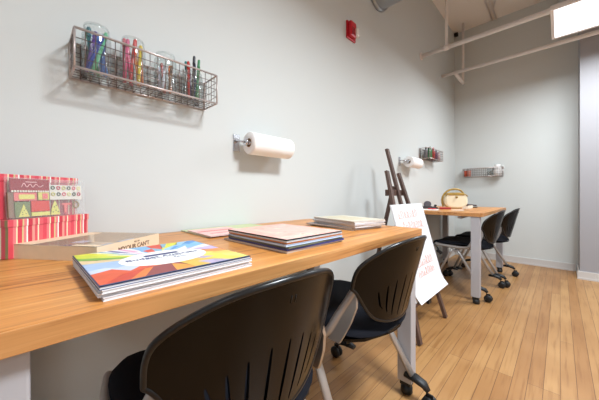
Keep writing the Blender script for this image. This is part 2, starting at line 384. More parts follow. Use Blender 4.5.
# ------------------------------------------------------------------ chairs
OZ = [.770, .752, .692, .619, .598, .500, .473]; OS = [0, .120, .203, .214, .200, .124, 0]
half = [(OS[i], OZ[i]) for i in range(7)]
loopc = half + [(-OS[i], OZ[i]) for i in range(5, 0, -1)]
outline = [(p.x, p.y) for p in catmull([(a, b_, 0) for a, b_ in loopc], 8, True)]
def bk_x(s, z): return .252*(z-.6) - (1.825-.394*(z-.6))*s*s
def make_back_mesh():
    """shell with slots, local coords: seat side is -x"""
    def inside(p, poly):
        c = False; n = len(poly)
        for i in range(n):
            a, b_ = poly[i], poly[i-1]
            if (a[1] > p[1]) != (b_[1] > p[1]) and p[0] < (b_[0]-a[0])*(p[1]-a[1])/(b_[1]-a[1])+a[0]: c = not c
        return c
    slots = []
    for s0, zt_, zb in ((-.135, .594, .535), (-.105, .612, .518), (-.072, .628, .503), (-.030, .640, .494), (.012, .643, .491), (.050, .640, .497), (.084, .624, .508), (.116, .606, .524)):
        n = 8; L_, R_ = [], []
        for k in range(n+1):
            f = k/n; z = zb+(zt_-zb)*f; c = s0*(.80+.20*f**.6); w = .0038*math.sin(PI*min(1, max(.0, .08+.84*f)))**.5
            L_.append((c-w, z)); R_.append((c+w, z))
        slots.append(R_+[(c, zt_+.004)]+L_[::-1]+[(s0*.8, zb-.004)])
    V = list(outline); E_ = [(i, (i+1) % len(outline)) for i in range(len(outline))]
    for sl in slots:
        k0 = len(V); V += sl; E_ += [(k0+i, k0+(i+1) % len(sl)) for i in range(len(sl))]
    import itertools
    for i, j in itertools.product(range(-13, 14), range(0, 20)):
        p = (i*.0185+.0007, .468+j*.0175)
        if inside(p, outline) and not any(inside(p, s_) for s_ in slots):
            if min((p[0]-a[0])**2+(p[1]-a[1])**2 for a in V[:len(outline)+sum(len(s_) for s_ in slots)]) > .005**2: V.append(p)
    vo, eo, fo, *_ = delaunay_2d_cdt([Vector(v) for v in V], E_, [], 0, 1e-6)
    F_ = []
    for f in fo:
        c = (sum(vo[i][0] for i in f)/len(f), sum(vo[i][1] for i in f)/len(f))
        if inside(c, outline) and not any(inside(c, s_) for s_ in slots): F_.append(list(f))
    bm = bmesh.new(); th = .008
    A = [bm.verts.new((bk_x(v[0], v[1])-th/2, v[0], v[1])) for v in vo]
    B = [bm.verts.new((bk_x(v[0], v[1])+th/2, v[0], v[1])) for v in vo]
    from collections import Counter
    ec = Counter(); 
    for f in F_:
        for i in range(len(f)): ec[frozenset((f[i], f[i-1]))] += 1
        for Q in (A, B):
            q = bm.faces.new([Q[i] for i in (f if Q is B else f[::-1])]); q.smooth = True
    for e, n in ec.items():
        if n == 1:
            i, j = tuple(e); q = bm.faces.new((A[i], A[j], B[j], B[i]))
    for v in [v for v in bm.verts if not v.link_faces]: bm.verts.remove(v)
    return bm
def make_chair(label):
    t = thing('task_chair', label, 'chair', (0, 0, 0), 0, 'black nesting chairs at the desks')
    mb = MB(); mb.bm.free(); mb.bm = make_back_mesh(); back = mb.build('backrest', blackp, t)
    me = back.data; cn = [None]*len(me.loops)
    for p in me.polygons:
        for li in p.loop_indices:
            if p.use_smooth:
                v = me.vertices[me.loops[li].vertex_index].co; sg = 1 if p.normal.x > 0 else -1
                cn[li] = (Vector((1, 2*(1.825-.394*(v.z-.6))*v.y, -(.252+.394*v.y*v.y))).normalized()*sg)[:]
            else: cn[li] = p.normal[:]
    me.normals_split_custom_set(cn)
    pts = [(bk_x(a, b_), a, b_) for a, b_ in outline]
    MB().tube(pts, .0066, 8, True, (1, .9)).build('rim', rimp, back)
    mk = MB()
    for k in (-1, 1): mk.tube([(bk_x(0, .724)+.0042, k*.005, .724), (bk_x(.0, .738)+.0042, k*.005, .738)], .001, 6)
    mk.build('moulded_mark', rimp, back)
    # seat: contoured pad, grid in plan
    NX, NY = 22, 20; pad = bmesh.new(); top = {}; bot = {}
    x0, x1 = -.540, -.045
    def edge_hw(f):   # half width along depth, f 0 front .. 1 rear
        return .228*min(1, (1-(abs(2*f-1))**4.5))**.5 if 0 < f < 1 else .02
    for i in range(NX+1):
        f = i/NX; f = .5-.5*math.cos(PI*f)
        hw = max(edge_hw(f), .05); x = x0+(x1-x0)*f
        for j in range(NY+1):
            g = -math.cos(PI*j/NY); y = hw*g
            z = .458 + .012*abs(g)**2.5*(1-.3*f) - .045*max(0, (.16-f)/.16)**2 + .012*f - .030*max(0, (f-.68)/.32)**1.5
            edge = min(1, (1-abs(g))*6)*min(1, min(f, 1-f)*14)
            top[i, j] = pad.verts.new((x, y, z-.02*(1-edge)**2)); bot[i, j] = pad.verts.new((x, y, z-.022-.010*edge))
    for i in range(NX):
        for j in range(NY):
            for T, o in ((top, 1), (bot, -1)):
                q = [T[i, j], T[i+1, j], T[i+1, j+1], T[i, j+1]]; fq = pad.faces.new(q[::o]); fq.smooth = True
    ring = [(i, 0) for i in range(NX)]+[(NX, j) for j in range(NY)]+[(i, NY) for i in range(NX, 0, -1)]+[(0, j) for j in range(NY, 0, -1)]
    for a, b_ in zip(ring, ring[1:]+ring[:1]): pad.faces.new((top[a], bot[a], bot[b_], top[b_]))
    mb = MB(); mb.bm.free(); mb.bm = pad; seat = mb.build('seat', fabric, t)
    # thin shell under the seat
    sh = MB(); sh.prism([(x0+(x1-x0)*f, max(.04, edge_hw(f))*.97) for f in [k/16 for k in range(17)]]+[(x0+(x1-x0)*f, -max(.04, edge_hw(f))*.97) for f in [k/16 for k in range(16, -1, -1)]], .420, .430)
    sh.build('seat_shell', blackp, seat)
    for sd in (-1, 1):
        # upright: wide silver plate rising from the seat side to the lower lobe of the back, with a rounded bright front edge
        def xf(a, b_, z): return (a, sd*(.230+z-(b_-.42)*.22), b_)
        poly = [(-.165, .428), (-.140, .48), (-.104, .56), (-.088, .600), (-.074, .592), (-.070, .55), (-.084, .50), (-.104, .455), (-.118, .428)]
        br = MB().prism(poly, -.005, .005, xf).build('upright', platem, t)
        fe = [(-.465, sd*.216, .436), (-.38, sd*.232, .431), (-.28, sd*.236, .429), (-.205, sd*.234, .431), (-.170, sd*.231, .448), (-.142, sd*.218, .50), (-.108, sd*.200, .562), (-.086, sd*.190, .602)]
        MB().tube(catmull(fe, 5), .0140, 10, False, (1, .9)).build('side_tube', silver, br)
        # legs: one splays back, one forward, oval tubes, black caster arms
        for (xa, xb, xw, dr) in ((-.270, -.085, -.022, 1), (-.310, -.455, -.532, -1)):
            y0, y1 = sd*.225, sd*.252
            lg = MB().tube([(xa, y0, .405), (xa+(xb-xa)*.12, y0, .372), (xb, y1, .095)], .0145, 12, False, (.8, 1.15)).build('leg', silver, t)
            ca = MB().tube([(xb-dr*.045, y1, .102), (xb, y1, .108), (xb+dr*.04, y1, .098), (xw-dr*.005, y1, .078)], [.014, .022, .020, .013], 10, False, (.75, 1.1)).build('caster_arm', rubber, lg)
            w = MB()
            for q in (-.0125, .0125):
                w.lathe([(0, -.009), (.02, -.009), (.024, -.0085), (.030, -.004), (.030, .004), (.024, .0085), (0, .009)], 18, Matrix.Translation((xw, y1+q, .030)) @ Matrix.Rotation(PI/2, 4, 'X'))
            w.box((xw, y1, .045), (.03, .008, .05), None, .003)
            w.build('caster_wheel', rubber, lg)
    cr = MB().tube([(-.29, -.225, .392), (-.29, .225, .392)], .012, 10).build('cross_tube', silver, t)
    return t
chair1 = make_chair('nearest black chair, its large backrest filling the foreground'); chair1.location = (-.381, .337, 0); chair1.rotation_euler = (0, 0, -.058)
dup(chair1, (-.388, .939, 0), -.056, 'black chair in the middle at the right end of the foreground desk')
dup(chair1, (-.400, 2.99, 0), -.06, 'nearer of the two black chairs at the far desk')
dup(chair1, (-.345, 3.55, 0), -.04, 'farther of the two black chairs at the far desk, by the back wall')

# ------------------------------------------------------------------ wire baskets
def make_basket(label, L=.462, D=.12, H_=.118):
    t = thing('wire_basket', label, 'basket', (0, 0, 0), 0, 'wire baskets on the walls')
    r = MB(); R_ = .0032
    r.tube([(D, 0, H_), (D, L, H_)], R_*1.25, 8); r.tube([(.004, 0, H_), (D, 0, H_)], R_, 8); r.tube([(.004, L, H_), (D, L, H_)], R_, 8)
    r.tube([(D, 0, 0), (D, L, 0)], R_*1.2, 8); r.tube([(.004, 0, 0), (D, 0, 0)], R_, 8); r.tube([(.004, L, 0), (D, L, 0)], R_, 8)
    r.tube([(D, 0, 0), (D, 0, H_)], R_, 8); r.tube([(D, L, 0), (D, L, H_)], R_, 8)
    r.tube([(.006, 0, 0), (.006, 0, H_)], R_, 8); r.tube([(.006, L, 0), (.006, L, H_)], R_, 8); r.tube([(.006, 0, H_), (.006, L, H_)], R_*.8, 8); r.tube([(.006, 0, 0), (.006, L, 0)], R_, 8)
    r.build('rim', wirerim, t)
    g = MB(); n = 18; q = .0013
    for k in range(1, n):
        y = L*k/n
        g.tube([(D, y, H_), (D, y, 0), (.006, y, 0), (.006, y, H_)], q, 5)
    for k in range(1, 4):
        z = H_*k/4
        g.tube([(.006, 0, z), (D, 0, z), (D, L, z), (.006, L, z), (.006, 0, z)], q, 5)
    for k in range(1, 5):
        x = D*k/5
        g.tube([(x, 0, H_), (x, 0, 0), (x, L, 0), (x, L, H_)], q, 5)
    g.build('wire_mesh', wire, t)
    for y in (.035, L-.035): MB().bx((.001, y-.009, .01), (.0045, y+.009, H_+.006), .001).build('mounting_bracket', darkwire, t)
    return t
BX, BY, BZ = W, .094, 1.303
bk1 = make_basket('nearest wire basket high on left wall holding four glass jars'); bk1.location = (BX, BY, BZ)
bk2 = dup(bk1, (W, 3.13, 1.325), 0, 'small looking wire basket on left wall beyond the far paper towel roll')
bk3 = dup(bk1, (-1.02, YB, 1.170), -PI/2, 'wire basket on the back wall above the far desk')

# jars and their contents
def make_jar(label, R_=.040, H_=.165):
    t = thing('glass_jar', label, 'jar', (0, 0, 0), 0, 'glass jars in the nearest wire basket')
    th = .002
    MB().lathe([(0, .002), (R_*.8, .001), (R_*.97, .006), (R_, .015), (R_, H_*.76), (R_*.97, H_*.84), (R_*.88, H_*.90), (R_*.84, H_*.92), (R_*.84, H_), (R_*.84-th, H_), (R_*.84-th, H_*.92),
                (R_*.88-th, H_*.895), (R_*.97-th, H_*.835), (R_-th, H_*.76), (R_-th, .018), (R_*.9-th, .008), (0, .007)], 28).build('jar_body', glass, t)
    MB().tube([(R_*.85*math.cos(a), R_*.85*math.sin(a), H_*.955) for a in [2*PI*k/24 for k in range(24)]], .0016, 6, True).build('neck_thread', glass, t)
    return t
jspots = [(.062, 'first'), (.167, 'second'), (.277, 'third'), (.385, 'fourth')]
jl = ['glass jar at left end of nearest basket holding blue and green pens', 'glass jar second from left holding yellow, orange and pink pens',
      'glass jar third from left holding a few short brushes', 'glass jar at right end of nearest basket holding dark mixed pens']
j0 = make_jar(jl[0]); XJ = W+.060; ZJ = BZ+.0035
j0.location = (XJ, BY+jspots[0][0], ZJ)
for k in range(1, 4): dup(j0, (XJ, BY+jspots[k][0], ZJ), 0, jl[k]).scale = (1, 1, (1, 1, .93, .72)[k])
def pencil(name, label, cat, col, base, top, r, group, capcol=None):
    a, b_ = Vector(base), Vector(top); t = thing(name, label, cat, a, 0, group); d = b_-a; L = d.length; u = d.normalized()
    m = mat('pen_%d_%d_%d' % tuple(int(c*255) for c in col[:3]), col, .35)
    MB().tube([(0, 0, 0), d*.8], r, 8).build('barrel', m, t)
    m2 = m if capcol is None else mat('cap_%d_%d_%d' % tuple(int(c*255) for c in capcol[:3]), capcol, .35)
    MB().tube([u*L*.8, u*L*.82, u*L*.97, u*L], [r*1.18, r*1.18, r*1.1, r*.6], 8).build('cap', m2, t)
    return t
cols = [
 [('dark blue', (26, 72, 140)), ('bright blue', (20, 120, 205)), ('sky blue', (60, 160, 225)), ('green', (40, 150, 90)), ('teal', (22, 118, 130)), ('purple', (96, 60, 150)), ('deep blue', (30, 60, 170)), ('mint green', (110, 200, 150))],
 [('yellow', (235, 205, 50)), ('orange', (235, 125, 30)), ('light orange', (240, 160, 50)), ('hot pink', (225, 50, 110)), ('crimson', (205, 35, 75)), ('pale pink', (235, 110, 150)), ('red', (210, 40, 45))],
 [('brown', (120, 84, 50)), ('orange tipped', (230, 120, 30)), ('dark red', (170, 40, 30)), ('pale grey', (205, 205, 225)), ('white', (225, 225, 235))],
 [('green', (60, 130, 85)), ('light green', (125, 165, 120)), ('navy', (32, 36, 90)), ('plum', (84, 36, 80)), ('teal', (30, 120, 120)), ('red', (190, 50, 40)), ('black', (36, 36, 44))]]
names = ['marker_pen', 'colouring_pencil', 'craft_brush', 'felt_tip_pen']; cats = ['marker', 'pencil', 'brush', 'pen']
hts = [.150, .158, .120, .172]; where = ['leftmost jar of the near basket', 'second jar of the near basket', 'third jar of the near basket', 'rightmost jar of the near basket']
rnd = random.Random(3)
for ji in range(4):
    n = len(cols[ji])
    for k, (cn, cc) in enumerate(cols[ji]):
        a = 2*PI*k/n+.4; rr = .036 if ji < 2 else .024
        bx_, by_ = rr*math.cos(a), rr*math.sin(a)
        ang2 = a+(1.75, .55, .5, .3)[ji]
        r2 = (.027, .026, .024, .027)[ji]
        tx, ty = r2*math.cos(ang2), r2*math.sin(ang2)
        h = hts[ji]*rnd.uniform(.84, 1.0)
        if ji == 2 and k in (3, 4): h = .09
        yc = BY+jspots[ji][0]
        pencil(names[ji], '%s %s standing in the %s' % (cn, names[ji].replace('_', ' '), where[ji]), cats[ji], rgb(*cc),
               (XJ+bx_*.78, yc+by_*.78, ZJ+.011+.0005*k), (XJ+tx, yc+ty, ZJ+.011+h), (.0056, .0056, .0050, .0052)[ji], '%ss in the %s' % (cats[ji], where[ji]))

# things in the far baskets
def bottle(name, label, cat, loc, r, h, col, capcol, group=None):
    t = thing(name, label, cat, loc, 0, group)
    MB().lathe([(0, 0), (r, 0), (r, h*.68), (r*.9, h*.75), (r*.45, h*.80), (r*.45, h*.84), (0, h*.84)], 16).build('body', mat('b_%s' % label[:14], col, .4), t)
    MB().lathe([(r*.5, h*.84), (r*.55, h*.84), (r*.42, h), (0, h)], 14).build('cap', mat('bc_%s' % label[:14], capcol, .4), t)
    return t
g2 = 'paint bottles in the far left wall basket'
for k, (nm, c, cc, dy, dx, h) in enumerate([('grey', (120, 120, 125), (70, 70, 74), .05, .06, .13), ('green', (70, 150, 90), (60, 120, 70), .115, .085, .14), ('dark green', (50, 95, 70), (60, 80, 70), .165, .05, .145), ('red', (205, 60, 50), (190, 50, 40), .215, .085, .13),
      ('pink', (215, 140, 150), (210, 130, 140), .265, .07, .15), ('purple', (110, 75, 110), (80, 60, 90), .315, .085, .12), ('white', (225, 222, 222), (205, 200, 200), .37, .06, .12), ('pale pink', (220, 190, 190), (210, 170, 170), .415, .085, .11)]):
    bottle('paint_bottle', '%s bottle standing in the wire basket beyond the far towel roll' % nm, 'bottle', (W+dx, 3.13+dy, 1.329), .02, h, rgb(*c), rgb(*cc), g2)
# on the back wall basket: orange-red tubs at the left, a white pitcher-like jar at the right
YK = YB-.06
for k, (nm, c, x) in enumerate([('orange red', (205, 85, 55), -.995), ('salmon pink', (215, 140, 125), -.945)]):
    t = thing('craft_tub', '%s tub at left end of the back wall basket' % nm, 'tub', (x, YK-.02*k, 1.1735), 0, 'tubs in the back wall basket')
    MB().lathe([(0, 0), (.021, 0), (.024, .085), (.024, .09), (0, .09)], 16).build('tub_body', mat('tub%d' % k, rgb(*c), .5), t)
    MB().lathe([(.0255, .09), (.0255, .105), (0, .107)], 16).build('lid', mat('tublid%d' % k, rgb(190, 180, 176), .4), t)
t = thing('white_pitcher', 'white spouted jug standing at right in the back wall basket', 'jug', (-.615, YK, 1.1735))
MB().lathe([(0, 0), (.042, 0), (.05, .05), (.044, .10), (.034, .13), (.040, .155), (.036, .155), (.030, .13), (.04, .10), (.045, .05), (0, .01)], 20).build('jug_body', mat('white_ceramic', rgb(236, 234, 232), .3), t)
MB().tube(catmull([(.036, 0, .14), (.066, 0, .13), (.07, 0, .09), (.045, 0, .055)], 5), .005, 8).build('handle', MATS['white_ceramic'], t)
t = thing('glass_tumbler', 'clear tumbler beside the white jug in the back wall basket', 'glass', (-.70, YK, 1.1735))
MB().lathe([(0, 0), (.026, 0), (.032, .10), (.030, .10), (.024, .004), (0, .004)], 18).build('tumbler_body', glass, t)

# ------------------------------------------------------------------ paper towels on wall holders
def make_towel(label, hl):
    t = thing('towel_holder', hl, 'holder', (0, 0, 0), 0, 'metal paper towel holders')
    MB().bx((.001, -.036, -.035), (.006, .0, .05), .001).build('wall_plate', chrome, t)
    MB().tube([(.006, -.018, .018), (.03, -.018, .014), (.085, -.016, .0)], [.013, .012, .012], 10, False, (.45, 1.2)).build('arm', chrome, t)
    MB().tube([(.085, -.020, 0), (.085, .270, 0)], .009, 12).build('spindle', chrome, t)
    MB().tube([(.085, -.024, 0), (.085, -.010, 0)], .016, 16).build('end_disc', chrome, t)
    MB().tube([(.001, .270, 0), (.085, .270, 0)], .006, 8).build('far_arm', chrome, t)
    r = thing('paper_towel_roll', label, 'paper towel', (0, 0, 0), 0, 'rolls of paper towel')
    R_ = .053
    M4 = Matrix.Rotation(-PI/2, 4, 'X')
    MB().lathe([(.021, 0), (R_*.96, .0), (R_, .004), (R_, .256), (R_*.96, .260), (.021, .260)], 40, M4).build('roll', towelm, r)
    MB().lathe([(.0185, -.001), (.0212, -.001), (.0212, .261), (.0185, .261), (.0185, -.001)], 30, M4).build('core', cardb, r)
    # loose trailing sheet hugging the roll's underside
    sh = MB(); a0, a1 = -PI*.10, -PI*.62
    P = [( (R_+.0012)*math.cos(a0+(a1-a0)*k/12), (R_+.0012)*math.sin(a0+(a1-a0)*k/12)) for k in range(13)]
    Q = [((R_+.0022)*math.cos(a0+(a1-a0)*k/12), (R_+.0022)*math.sin(a0+(a1-a0)*k/12)) for k in range(12, -1, -1)]
    sh.prism(P+Q, .003, .257, lambda a, b_, z: (a, z, b_)).build('loose_sheet', towelm, r)
    return t, r
th1, tr1 = make_towel('white paper towel roll in the foreground on left wall', 'chrome holder carrying the near paper towel roll')
th1.location = (W, .742, 1.168); tr1.location = (W+.085, .742, 1.168)
th2 = dup(th1, (W, 2.63, 1.243), 0, 'chrome holder carrying the far paper towel roll'); tr2 = dup(tr1, (W+.085, 2.63, 1.243), 0, 'white paper towel roll farther away, left of small basket')

# ------------------------------------------------------------------ fire alarm
redm = mat('alarm_red', rgb(196, 20, 40), .35)
t = thing('fire_alarm', 'red fire alarm with white strobe high on left wall', 'alarm', (W, 1.735, 2.17))
MB().bx((.001, -.058, -.066), (.014, .058, .066), .005).build('back_plate', redm, t)
fr = MB(); fr.box((.028, -.012, .0), (.03, .078, .115), None, .012).build('housing', redm, t)
g = MB()
for k in range(5): g.bx((.0425, -.040, -.045+k*.012), (.0445, -.002, -.040+k*.012))
g.build('horn_grille', mat('alarm_dark_red', rgb(110, 12, 22), .5), t)
MB().box((.040, .030, -.012), (.036, .040, .060), None, .009).build('strobe', mat('strobe_lens', rgb(235, 232, 228), .15), t)

# ------------------------------------------------------------------ easel with poster
def P3(x, y, z): return Vector((x, y, z))
te = thing('easel', 'dark wooden easel standing between the two desks', 'easel', (-.75, 1.92, 0))
def stick(a, b_, w, d, name, par=te):
    a, b_ = Vector(a), Vector(b_); z = (b_-a).normalized(); x = Vector((0, 1, 0)) if abs(z.y) < .9 else Vector((1, 0, 0)); x = (x-z*x.dot(z)).normalized(); y = z.cross(x)
    M3 = Matrix((x, y, z)).transposed(); mb = MB(); mb.box((a+b_)/2-te.location, (w, d, (b_-a).length), M3, .003)
    return mb.build(name, easelwood, par)
fx = lambda z: -.608-.275*z
stick((fx(0)+.0, 1.665, .004), (fx(1.09), 1.838, 1.09), .036, .022, 'leg')
stick((fx(0)+.0, 2.170, .004), (fx(1.085), 2.030, 1.085), .036, .022, 'leg')
stick((fx(.20)-.024, 1.955, .22), (fx(1.275)-.006, 1.955, 1.272), .034, .022, 'mast')
stick((-.90, 1.93, .98), (-1.105, 1.88, .004), .034, .020, 'rear_leg')
stick((fx(.93)-.024, 1.79, .93), (fx(.93)-.024, 2.11, .93), .02, .045, 'crossbar')
MB().box(Vector((fx(.225)-.002, 1.94, .218))-te.location, (.062, .60, .016), None, .003).build('ledge', easelwood, te)
stick((fx(.30)-.024, 1.70, .30), (fx(.30)-.024, 2.15, .30), .02, .04, 'lower_crossbar')
MB().box(Vector((fx(.15), 1.94, .19))-te.location, (.02, .05, .05), None, .004).build('clamp', rubber, te)
# poster: sheet on a thin board, bottom edge of the paper curling forward
tp = thing('poster_board', 'white poster sheet with orange handwriting leaning on the easel', 'poster', (-.65, 1.98, .22))
def pb(y, z, off=0): return Vector((-.586-.275*z+off, y, z))-tp.location
mb = MB(); y0, y1, z0, z1 = 1.705, 2.262, .228, .846
mb.prism([(y0, z0), (y1, z0), (y1, z1), (y0, z1)], -.004, .003, lambda a, b_, z: pb(a, b_, z)).build('board', mat('foam_board', rgb(228, 228, 230), .7), tp)
sheet = MB(); NZ = 16; rows = []
for k in range(NZ+1):
    z = z1-.004-(z1-z0-.004)*k/NZ; c = max(0, (k/NZ-.86)/.14)
    rows.append((z-.0, .0045+.028*c*c))
prev = None
for z, off in rows:
    cur = [sheet.bm.verts.new(pb(y, z, o_)) for o_ in (off, off+.0015) for y in (y0+.004, y1-.004)]
    if prev:
        for i, j in ((0, 1), (1, 3), (3, 2), (2, 0)): sheet.bm.faces.new((prev[i], prev[j], cur[j], cur[i]))
    else: sheet.bm.faces.new(cur[:2]+cur[:1:-1])
    prev = cur
sheet.bm.faces.new(prev[:2]+prev[:1:-1])
sheet = sheet.build('paper_sheet', mat('poster_paper', rgb(230, 230, 234), .6), tp)
ink = mat('orange_marker_ink', rgb(228, 160, 140), .7)
def scribble(yc, zc, w, h, n, seed):
    r_ = random.Random(seed); pts = []; mb = MB(); x = yc-w/2
    for k in range(n):
        yy = yc-w/2+w*(k+.3)/n; hh = h*r_.uniform(.5, 1)
        loop = [(yy, zc-h*.3), (yy+w/n*.1, zc-h*.3+hh), (yy+w/n*.45, zc-h*.3+hh*.55), (yy+w/n*.2, zc-h*.3+hh*.2), (yy+w/n*.75, zc-h*.3)]
        if r_.random() < .4: loop = [(yy, zc-h*.3), (yy, zc-h*.3+hh), (yy+w/n*.5, zc-h*.3+hh*.9), (yy+w/n*.5, zc-h*.3)]
        mb.tube(catmull([pb(a, b_, .0066) for a, b_ in loop], 4), .0018, 5)
    return mb
for nm, a in (('handwriting', (1.93, .765, .34, .055, 7, 1)), ('handwriting', (1.98, .685, .36, .06, 8, 2)), ('handwriting', (1.93, .615, .2, .045, 5, 6)), ('handwriting', (1.98, .43, .34, .055, 8, 3)), ('handwriting', (1.99, .365, .3, .05, 7, 4))):
    scribble(*a).build(nm, ink, sheet)

# ------------------------------------------------------------------ books and papers on the near desk
def slab_local(x0, y0, x1, y1, z0, z1, bev=0): return MB().bx((x0, y0, z0), (x1, y1, z1), bev)
def booklet(name, label, cat, cx_, cy_, sx, sy, z0, th, cover, pages, rotz=0, group=None, spine=None):
    """a bound booklet: page block between two covers, spine on the +x long side"""
    t = thing(name, label, cat, (cx_, cy_, z0), rotz, group); ct = min(.0009, th*.2)
    MB().bx((-sx/2+.001, -sy/2+.001, ct), (sx/2-.001, sy/2-.001, th-ct)).build('page_block', pages, t)
    c = MB(); c.bx((-sx/2, -sy/2, 0), (sx/2, sy/2, ct)); c.bx((-sx/2, -sy/2, th-ct), (sx/2, sy/2, th))
    c.build('cover', cover, t)
    MB().tube([(-sx/2-.0003, -sy/2+.0005, th/2), (-sx/2-.0003, sy/2-.0005, th/2)], th*.46, 8, False, (1, .5)).build('spine', spine or cover, t)
    return t
pagem = stripes('page_edges', [rgb(222, 219, 220), rgb(200, 196, 200), rgb(232, 230, 231)], 'Z', .0011, .7)
greyp = stripes('grey_page_edges', [rgb(205, 202, 206), rgb(178, 174, 178), rgb(222, 219, 220)], 'Z', .0012, .7)
navy = mat('navy_cover', rgb(30, 48, 92), .4)
whitec = mat('white_cover', rgb(226, 224, 228), .4)
# catalogue stack, four deep
CX, CY, SX, SY = -.622, .202, .285, .268
zz = ZT+.0003
gl = 'catalogues stacked at the near end of the desk'
for k, (dx, dy, rz, m, lb) in enumerate([(.0, .003, .03, whitec, 'lowest white paged catalogue in the colourful near stack'), (-.003, 0, .012, whitec, 'catalogue second from bottom in the colourful near stack'), (.002, .002, .025, whitec, 'catalogue directly under the topmost colourful one')]):
    booklet('catalogue', lb, 'catalogue', CX+dx, CY+dy, SX, SY, zz, .0056, m, pagem, rz, gl); zz += .0058
tcat = booklet('catalogue', 'topmost catalogue with bright painted cover and white oval title', 'catalogue', CX, CY, SX, SY, zz, .0052, navy, pagem, .018, gl, whitec)
def art(name, col):
    return mat(name, rgb(*col), .4, noise=.22, nscale=55)
# painted cover art: patches fanning out around the oval
per = [('L', 0)]
sxh, syh = SX/2-.002, SY/2-.002
# border walk starts at the wall-side near-end corner (-x,-y) and goes to (+x,-y), (+x,+y), (-x,+y)
def border(s):
    s = s % 4
    if s < 1: return (-sxh+2*sxh*s, -syh)
    if s < 2: return (sxh, -syh+2*syh*(s-1))
    if s < 3: return (sxh-2*sxh*(s-2), syh)
    return (-sxh, syh-2*syh*(s-3))
segs = [(0, (206, 214, 60)), (.16, (120, 170, 60)), (.26, (222, 196, 150)), (.40, (160, 186, 220)), (.62, (196, 206, 226)), (.72, (214, 84, 44)), (1.0, (200, 62, 36)), (1.14, (222, 120, 50)), (1.22, (140, 60, 60)), (1.42, (232, 150, 50)),
        (1.56, (222, 178, 70)), (1.68, (176, 160, 190)), (1.86, (240, 208, 80)), (2.0, (246, 222, 110)), (2.18, (238, 196, 90)), (2.32, (232, 140, 60)), (2.46, (190, 170, 210)), (2.62, (226, 224, 236)), (2.74, (120, 180, 226)), (2.92, (70, 140, 205)),
        (3.06, (150, 196, 232)), (3.16, (222, 220, 60)), (3.27, (130, 176, 200)), (3.33, (214, 70, 44)), (3.46, (120, 176, 220)), (3.60, (238, 234, 240)), (3.66, (226, 150, 190)), (3.70, (238, 236, 242)), (3.745, (70, 70, 150)), (3.775, (238, 238, 246)), (3.82, (40, 140, 180)), (3.85, (240, 238, 200)), (3.90, (224, 222, 60))]
mb = MB(); cm = []; zt_ = .0052; N_ = len(segs); jr = random.Random(11)
jt = [jr.uniform(-.03, .03) for _ in segs]+[0]; jt[0] = 0; jm = [jr.uniform(.50, .80) for _ in segs]
def sc_(q, k): x_, y_ = border(q); return (x_*k, y_*k)
for i, (s, c) in enumerate(segs):
    e = segs[i+1][0] if i+1 < N_ else 3.9999
    cm.append(art('cover_art_%d' % i, c)); corners = [q for q in (1, 2, 3) if s+.001 < q < e-.001]
    si, ei = s+jt[i], e+jt[i+1]; k0, k1 = jm[i], jm[(i+2) % N_]
    ring_o = [border(s)]+[border(q) for q in corners]+[border(e)]
    mb.mi = i; mb.prism(ring_o+[sc_(ei, k1)]+[sc_(si, k0)], zt_+.0001, zt_+.0004)
    mb.mi = (i*5+3) % max(1, i+1) if i > 3 else i
    mb.prism([sc_(si, k0), sc_(ei, k1), sc_(ei, .2), sc_(si, .2)], zt_+.0001, zt_+.0004)
mb.build('cover_art', cm, tcat)
ov = MB(); ov.prism([(.088*math.cos(a)*.76, .088*.97*math.sin(a)) for a in [2*PI*k/40 for k in range(40)]], zt_+.0005, zt_+.0009, lambda a, b_, z: (a+.014, b_+.004, z))
ov.build('title_oval', paper, tcat)
MB().bx((-.022, -.030, zt_+.001), (-.006, .040, zt_+.0012)).build('title_bar', mat('title_navy', rgb(44, 56, 110), .5), tcat)
RT = Matrix.Rotation(PI/2, 4, 'Z')
inkm = mat('title_ink', rgb(70, 78, 130), .5)
text_mesh('title_text', 'Budget Australia', .022, inkm, tcat, Matrix.Translation((.007, .004, zt_+.0012)) @ RT, .0001, True)
text_mesh('subtitle_text', 'school art supplies', .008, inkm, tcat, Matrix.Translation((.021, .004, zt_+.0012)) @ RT, .0001)
text_mesh('edition_text', 'Edition', .011, inkm, tcat, Matrix.Translation((.036, .028, zt_+.0012)) @ RT, .0001, True)
mb = MB().bx((sxh-.003, -syh, zt_+.0005), (sxh+.0015, syh, zt_+.0008)).build('edge_band', mat('cover_navy', rgb(26, 60, 100), .4), tcat)

# pad stack (pinkish topmost sheet, black card edges)
PXc, PYc, PSX, PSY = -.662, .602, .294, .25
layers = [('beige', (186, 172, 160), .0060), ('navy blue', (52, 58, 110), .0060), ('olive grey', (96, 100, 84), .0052), ('light blue', (168, 186, 208), .0050), ('orange edged', (214, 128, 66), .0054), ('silver grey', (190, 188, 190), .0042), ('black', (28, 26, 30), .0036)]
zz = ZT+.0004
for k, (nm, c, th) in enumerate(layers):
    dx = rnd.uniform(-.004, .004) - (.012 if k == 0 else 0); dy = rnd.uniform(-.004, .004)
    last = k == len(layers)-1
    t = booklet('paper_pad', ('black card pad with mottled pink cover topmost in the middle stack' if last else '%s pad in the middle stack, layer %s from the desk' % (nm, ['one', 'two', 'three', 'four', 'five', 'six'][k])), 'pad', PXc+dx, PYc+dy, PSX+(.02 if k == 0 else 0), PSY+(.008 if k < 2 else 0), zz, th,
                mat('pad_%d' % k, rgb(*c), .45), mat('pad_edge_%d' % k, rgb(*[min(255, int(v*1.12+6)) for v in c]), .6), rnd.uniform(-.02, .02), 'pads stacked in the middle of the desk')
    zz += th+.0002
pinkm, nt, b = node_mat('pink_mottled_cover')
nn = nt.nodes.new('ShaderNodeTexNoise'); nn.inputs['Scale'].default_value = 14; nn.inputs['Detail'].default_value = 4; nn.inputs['Distortion'].default_value = 1.2
